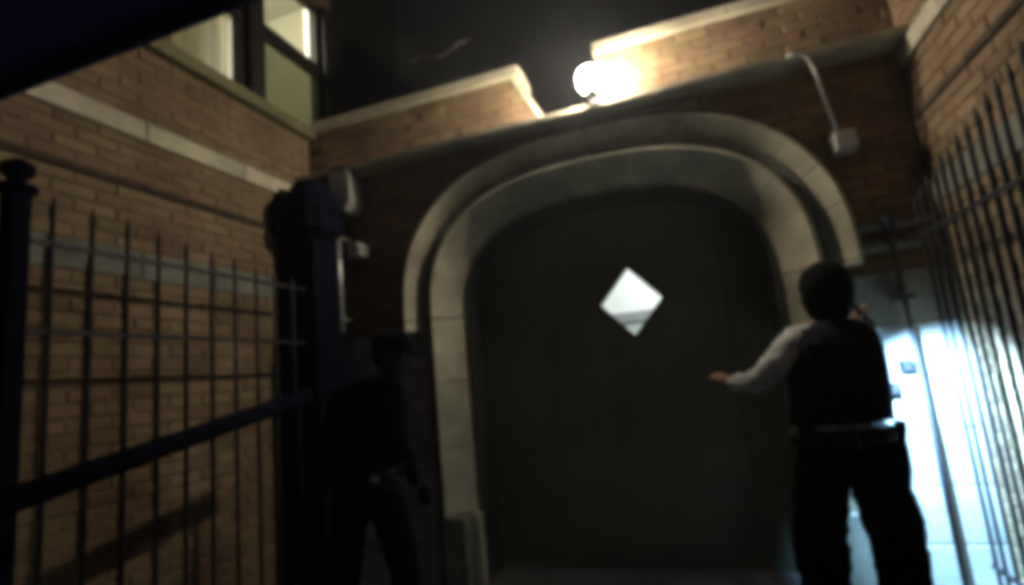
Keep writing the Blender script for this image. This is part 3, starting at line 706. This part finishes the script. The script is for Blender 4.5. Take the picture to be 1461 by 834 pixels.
# torch in the raised hand
TP = Vector((0.810, 3.055, 1.55)); TD = Vector((0.50, 0.42, -0.72)).normalized()
to = thing('flashlight', 'lit flashlight in the raised hand of the officer with the pale sleeve', 'flashlight', TP)
MB().lathe(TP, ((0.012, -0.06), (0.014, -0.055), (0.014, 0.05), (0.020, 0.07), (0.022, 0.10), (0.0195, 0.102), (0.018, 0.092)), 16, TD).build('barrel', M_IRON, to, smooth=True)
MB().lathe(TP, ((0.017, 0.088), (0.017, 0.090)), 16, TD).build('lens', M_TORCHG, to)
sp = bpy.data.lights.new('flashlight_beam', 'SPOT'); sp.energy = 1250; sp.color = (0.27, 0.57, 1.0); sp.spot_size = R(100); sp.spot_blend = 1.0; sp.shadow_soft_size = 0.018
so = bpy.data.objects.new('flashlight_beam', sp); COL.objects.link(so); so.parent = to
so.matrix_local = Matrix.Translation(TD*0.108) @ TD.to_track_quat('-Z', 'Y').to_matrix().to_4x4()

# --- second officer, dark against the pier
pb = thing('person', 'shadowed figure in dark clothes and peaked cap beside the black pier', 'person', (-1.66, 2.46, 0))
V = [((-1.68, 2.46, 0.92), 0.165, 0.125), ((-1.69, 2.46, 1.08), 0.165, 0.125), ((-1.66, 2.45, 1.24), 0.185, 0.13), ((-1.61, 2.45, 1.35), 0.155, 0.11),
     ((-1.53, 2.44, 1.425), 0.07, 0.065), ((-1.49, 2.43, 1.48), 0.06, 0.06),
     ((-1.76, 2.37, 1.37), 0.078), ((-1.80, 2.34, 1.12), 0.060), ((-1.78, 2.33, 1.07), 0.054), ((-1.58, 2.36, 0.955), 0.038), ((-1.54, 2.365, 0.945), 0.026, 0.036),
     ((-1.54, 2.53, 1.37), 0.076), ((-1.58, 2.61, 1.13), 0.058), ((-1.575, 2.62, 1.08), 0.053), ((-1.55, 2.72, 0.90), 0.037), ((-1.54, 2.74, 0.865), 0.026, 0.034),
     ((-1.76, 2.42, 0.86), 0.105), ((-1.80, 2.40, 0.50), 0.080), ((-1.805, 2.40, 0.45), 0.076), ((-1.83, 2.36, 0.10), 0.058), ((-1.76, 2.40, 0.045), 0.045), ((-1.68, 2.44, 0.035), 0.036),
     ((-1.60, 2.50, 0.86), 0.105), ((-1.53, 2.52, 0.50), 0.080), ((-1.53, 2.52, 0.45), 0.076), ((-1.53, 2.50, 0.10), 0.058), ((-1.45, 2.55, 0.045), 0.045), ((-1.37, 2.59, 0.035), 0.036)]
lh = Vector(V[9][0])
def mat_b(c):
    if (c-lh).length < 0.075 and c.x > -1.575: return 1
    if c.y > 2.70 and 0.75 < c.z < 0.905: return 3
    if c.z > 1.44 and c.x > -1.56: return 1
    if c.z < 0.15: return 3
    return 0
parts = [(creases(skin_mesh(V, E_, 2)), mat_b)]
for hv, he in hand((-1.525, 2.368, 0.945), (0.9, 0.1, -0.1), (0.2, 0.5, 0.8), (0, 0.9, -0.3), 0.5): parts.append((skin_mesh(hv, he, 1), lambda c: 1))
for hv, he in hand((-1.535, 2.75, 0.85), (0.3, 0.3, -0.9), (0.2, -0.5, 0.8), (0, -0.9, -0.3), 0.5): parts.append((skin_mesh(hv, he, 1), lambda c: 3))
parts.append((head_rings((-1.455, 2.425, 1.565), (0.45, 0.9, 0)), lambda c: 1))
link_mesh('body', join_meshes('body', parts, [M_UNI, M_SKIN_SHADE, M_UNI, M_BOOT]), None, pb)
shell('vest', [((-1.69, 2.46, 1.06), 0.20, 0.155, 0.45), ((-1.675, 2.455, 1.2), 0.215, 0.160, 0.45), ((-1.64, 2.45, 1.32), 0.205, 0.15, 0.45), ((-1.59, 2.45, 1.40), 0.15, 0.12, 0.45), ((-1.55, 2.445, 1.435), 0.09, 0.085, 0.45)], M_UNI, pb)
shell('duty_belt', [((-1.685, 2.46, 0.95), 0.205, 0.160, 0.45), ((-1.685, 2.46, 1.01), 0.207, 0.162, 0.45)], M_UNI, pb)
hc = Vector((-1.465, 2.422, 1.60)); cp_ = []
for r_, z in ((0.095, -0.02), (0.098, 0.01), (0.098, 0.035), (0.090, 0.06), (0.070, 0.08), (0.04, 0.092), (0.01, 0.095)):
    cp_.append([hc + Vector((math.cos(2*math.pi*k/24)*r_*1.12, math.sin(2*math.pi*k/24)*r_*0.92, z)) for k in range(24)])
cap = MB().loft(cp_).build('cap', M_UNI, pb, smooth=True)
pk = MB(); rg = []
for k in range(9):
    a = R(-32+15.5*k); rg.append([hc + Vector((math.cos(a)*q*1.1, math.sin(a)*q*0.95, z)) for q, z in ((0.092, 0.0), (0.092, -0.008), (0.150*math.cos((a-0.52)*0.8)+0.008, -0.040), (0.150*math.cos((a-0.52)*0.8)+0.008, -0.034))])
pk.loft(rg).build('peak', M_UNI, cap, smooth=True)
bm = bmesh.new(); bmesh.ops.create_uvsphere(bm, u_segments=20, v_segments=14, radius=1.0)
for v in bm.verts: v.co = Vector((-1.485 + v.co.x*0.085, 2.42 + v.co.y*0.084, 1.575 + v.co.z*0.085))
me = bpy.data.meshes.new('hair'); bm.to_mesh(me); bm.free(); link_mesh('hair', me, M_HAIR, pb)

# ------------------------------------------------------------------ added volume standing in for the lens bloom round the lamp
hz = bpy.data.materials.new('bloom_air'); hz.use_nodes = True; n = hz.node_tree.nodes; l = hz.node_tree.links
n.remove(n['Principled BSDF']); pv = n.new('ShaderNodeVolumePrincipled'); pv.inputs['Color'].default_value = (0.85, 0.88, 0.92, 1)
pv.inputs['Density'].default_value = 0.005; pv.inputs['Anisotropy'].default_value = 0.55
l.new(pv.outputs[0], n['Material Output'].inputs['Volume'])
ho_ = MB().box(-31, 31, -31, 31, -1.3, 7.4).build('bloom_haze', hz); ho_['kind'] = 'stuff'
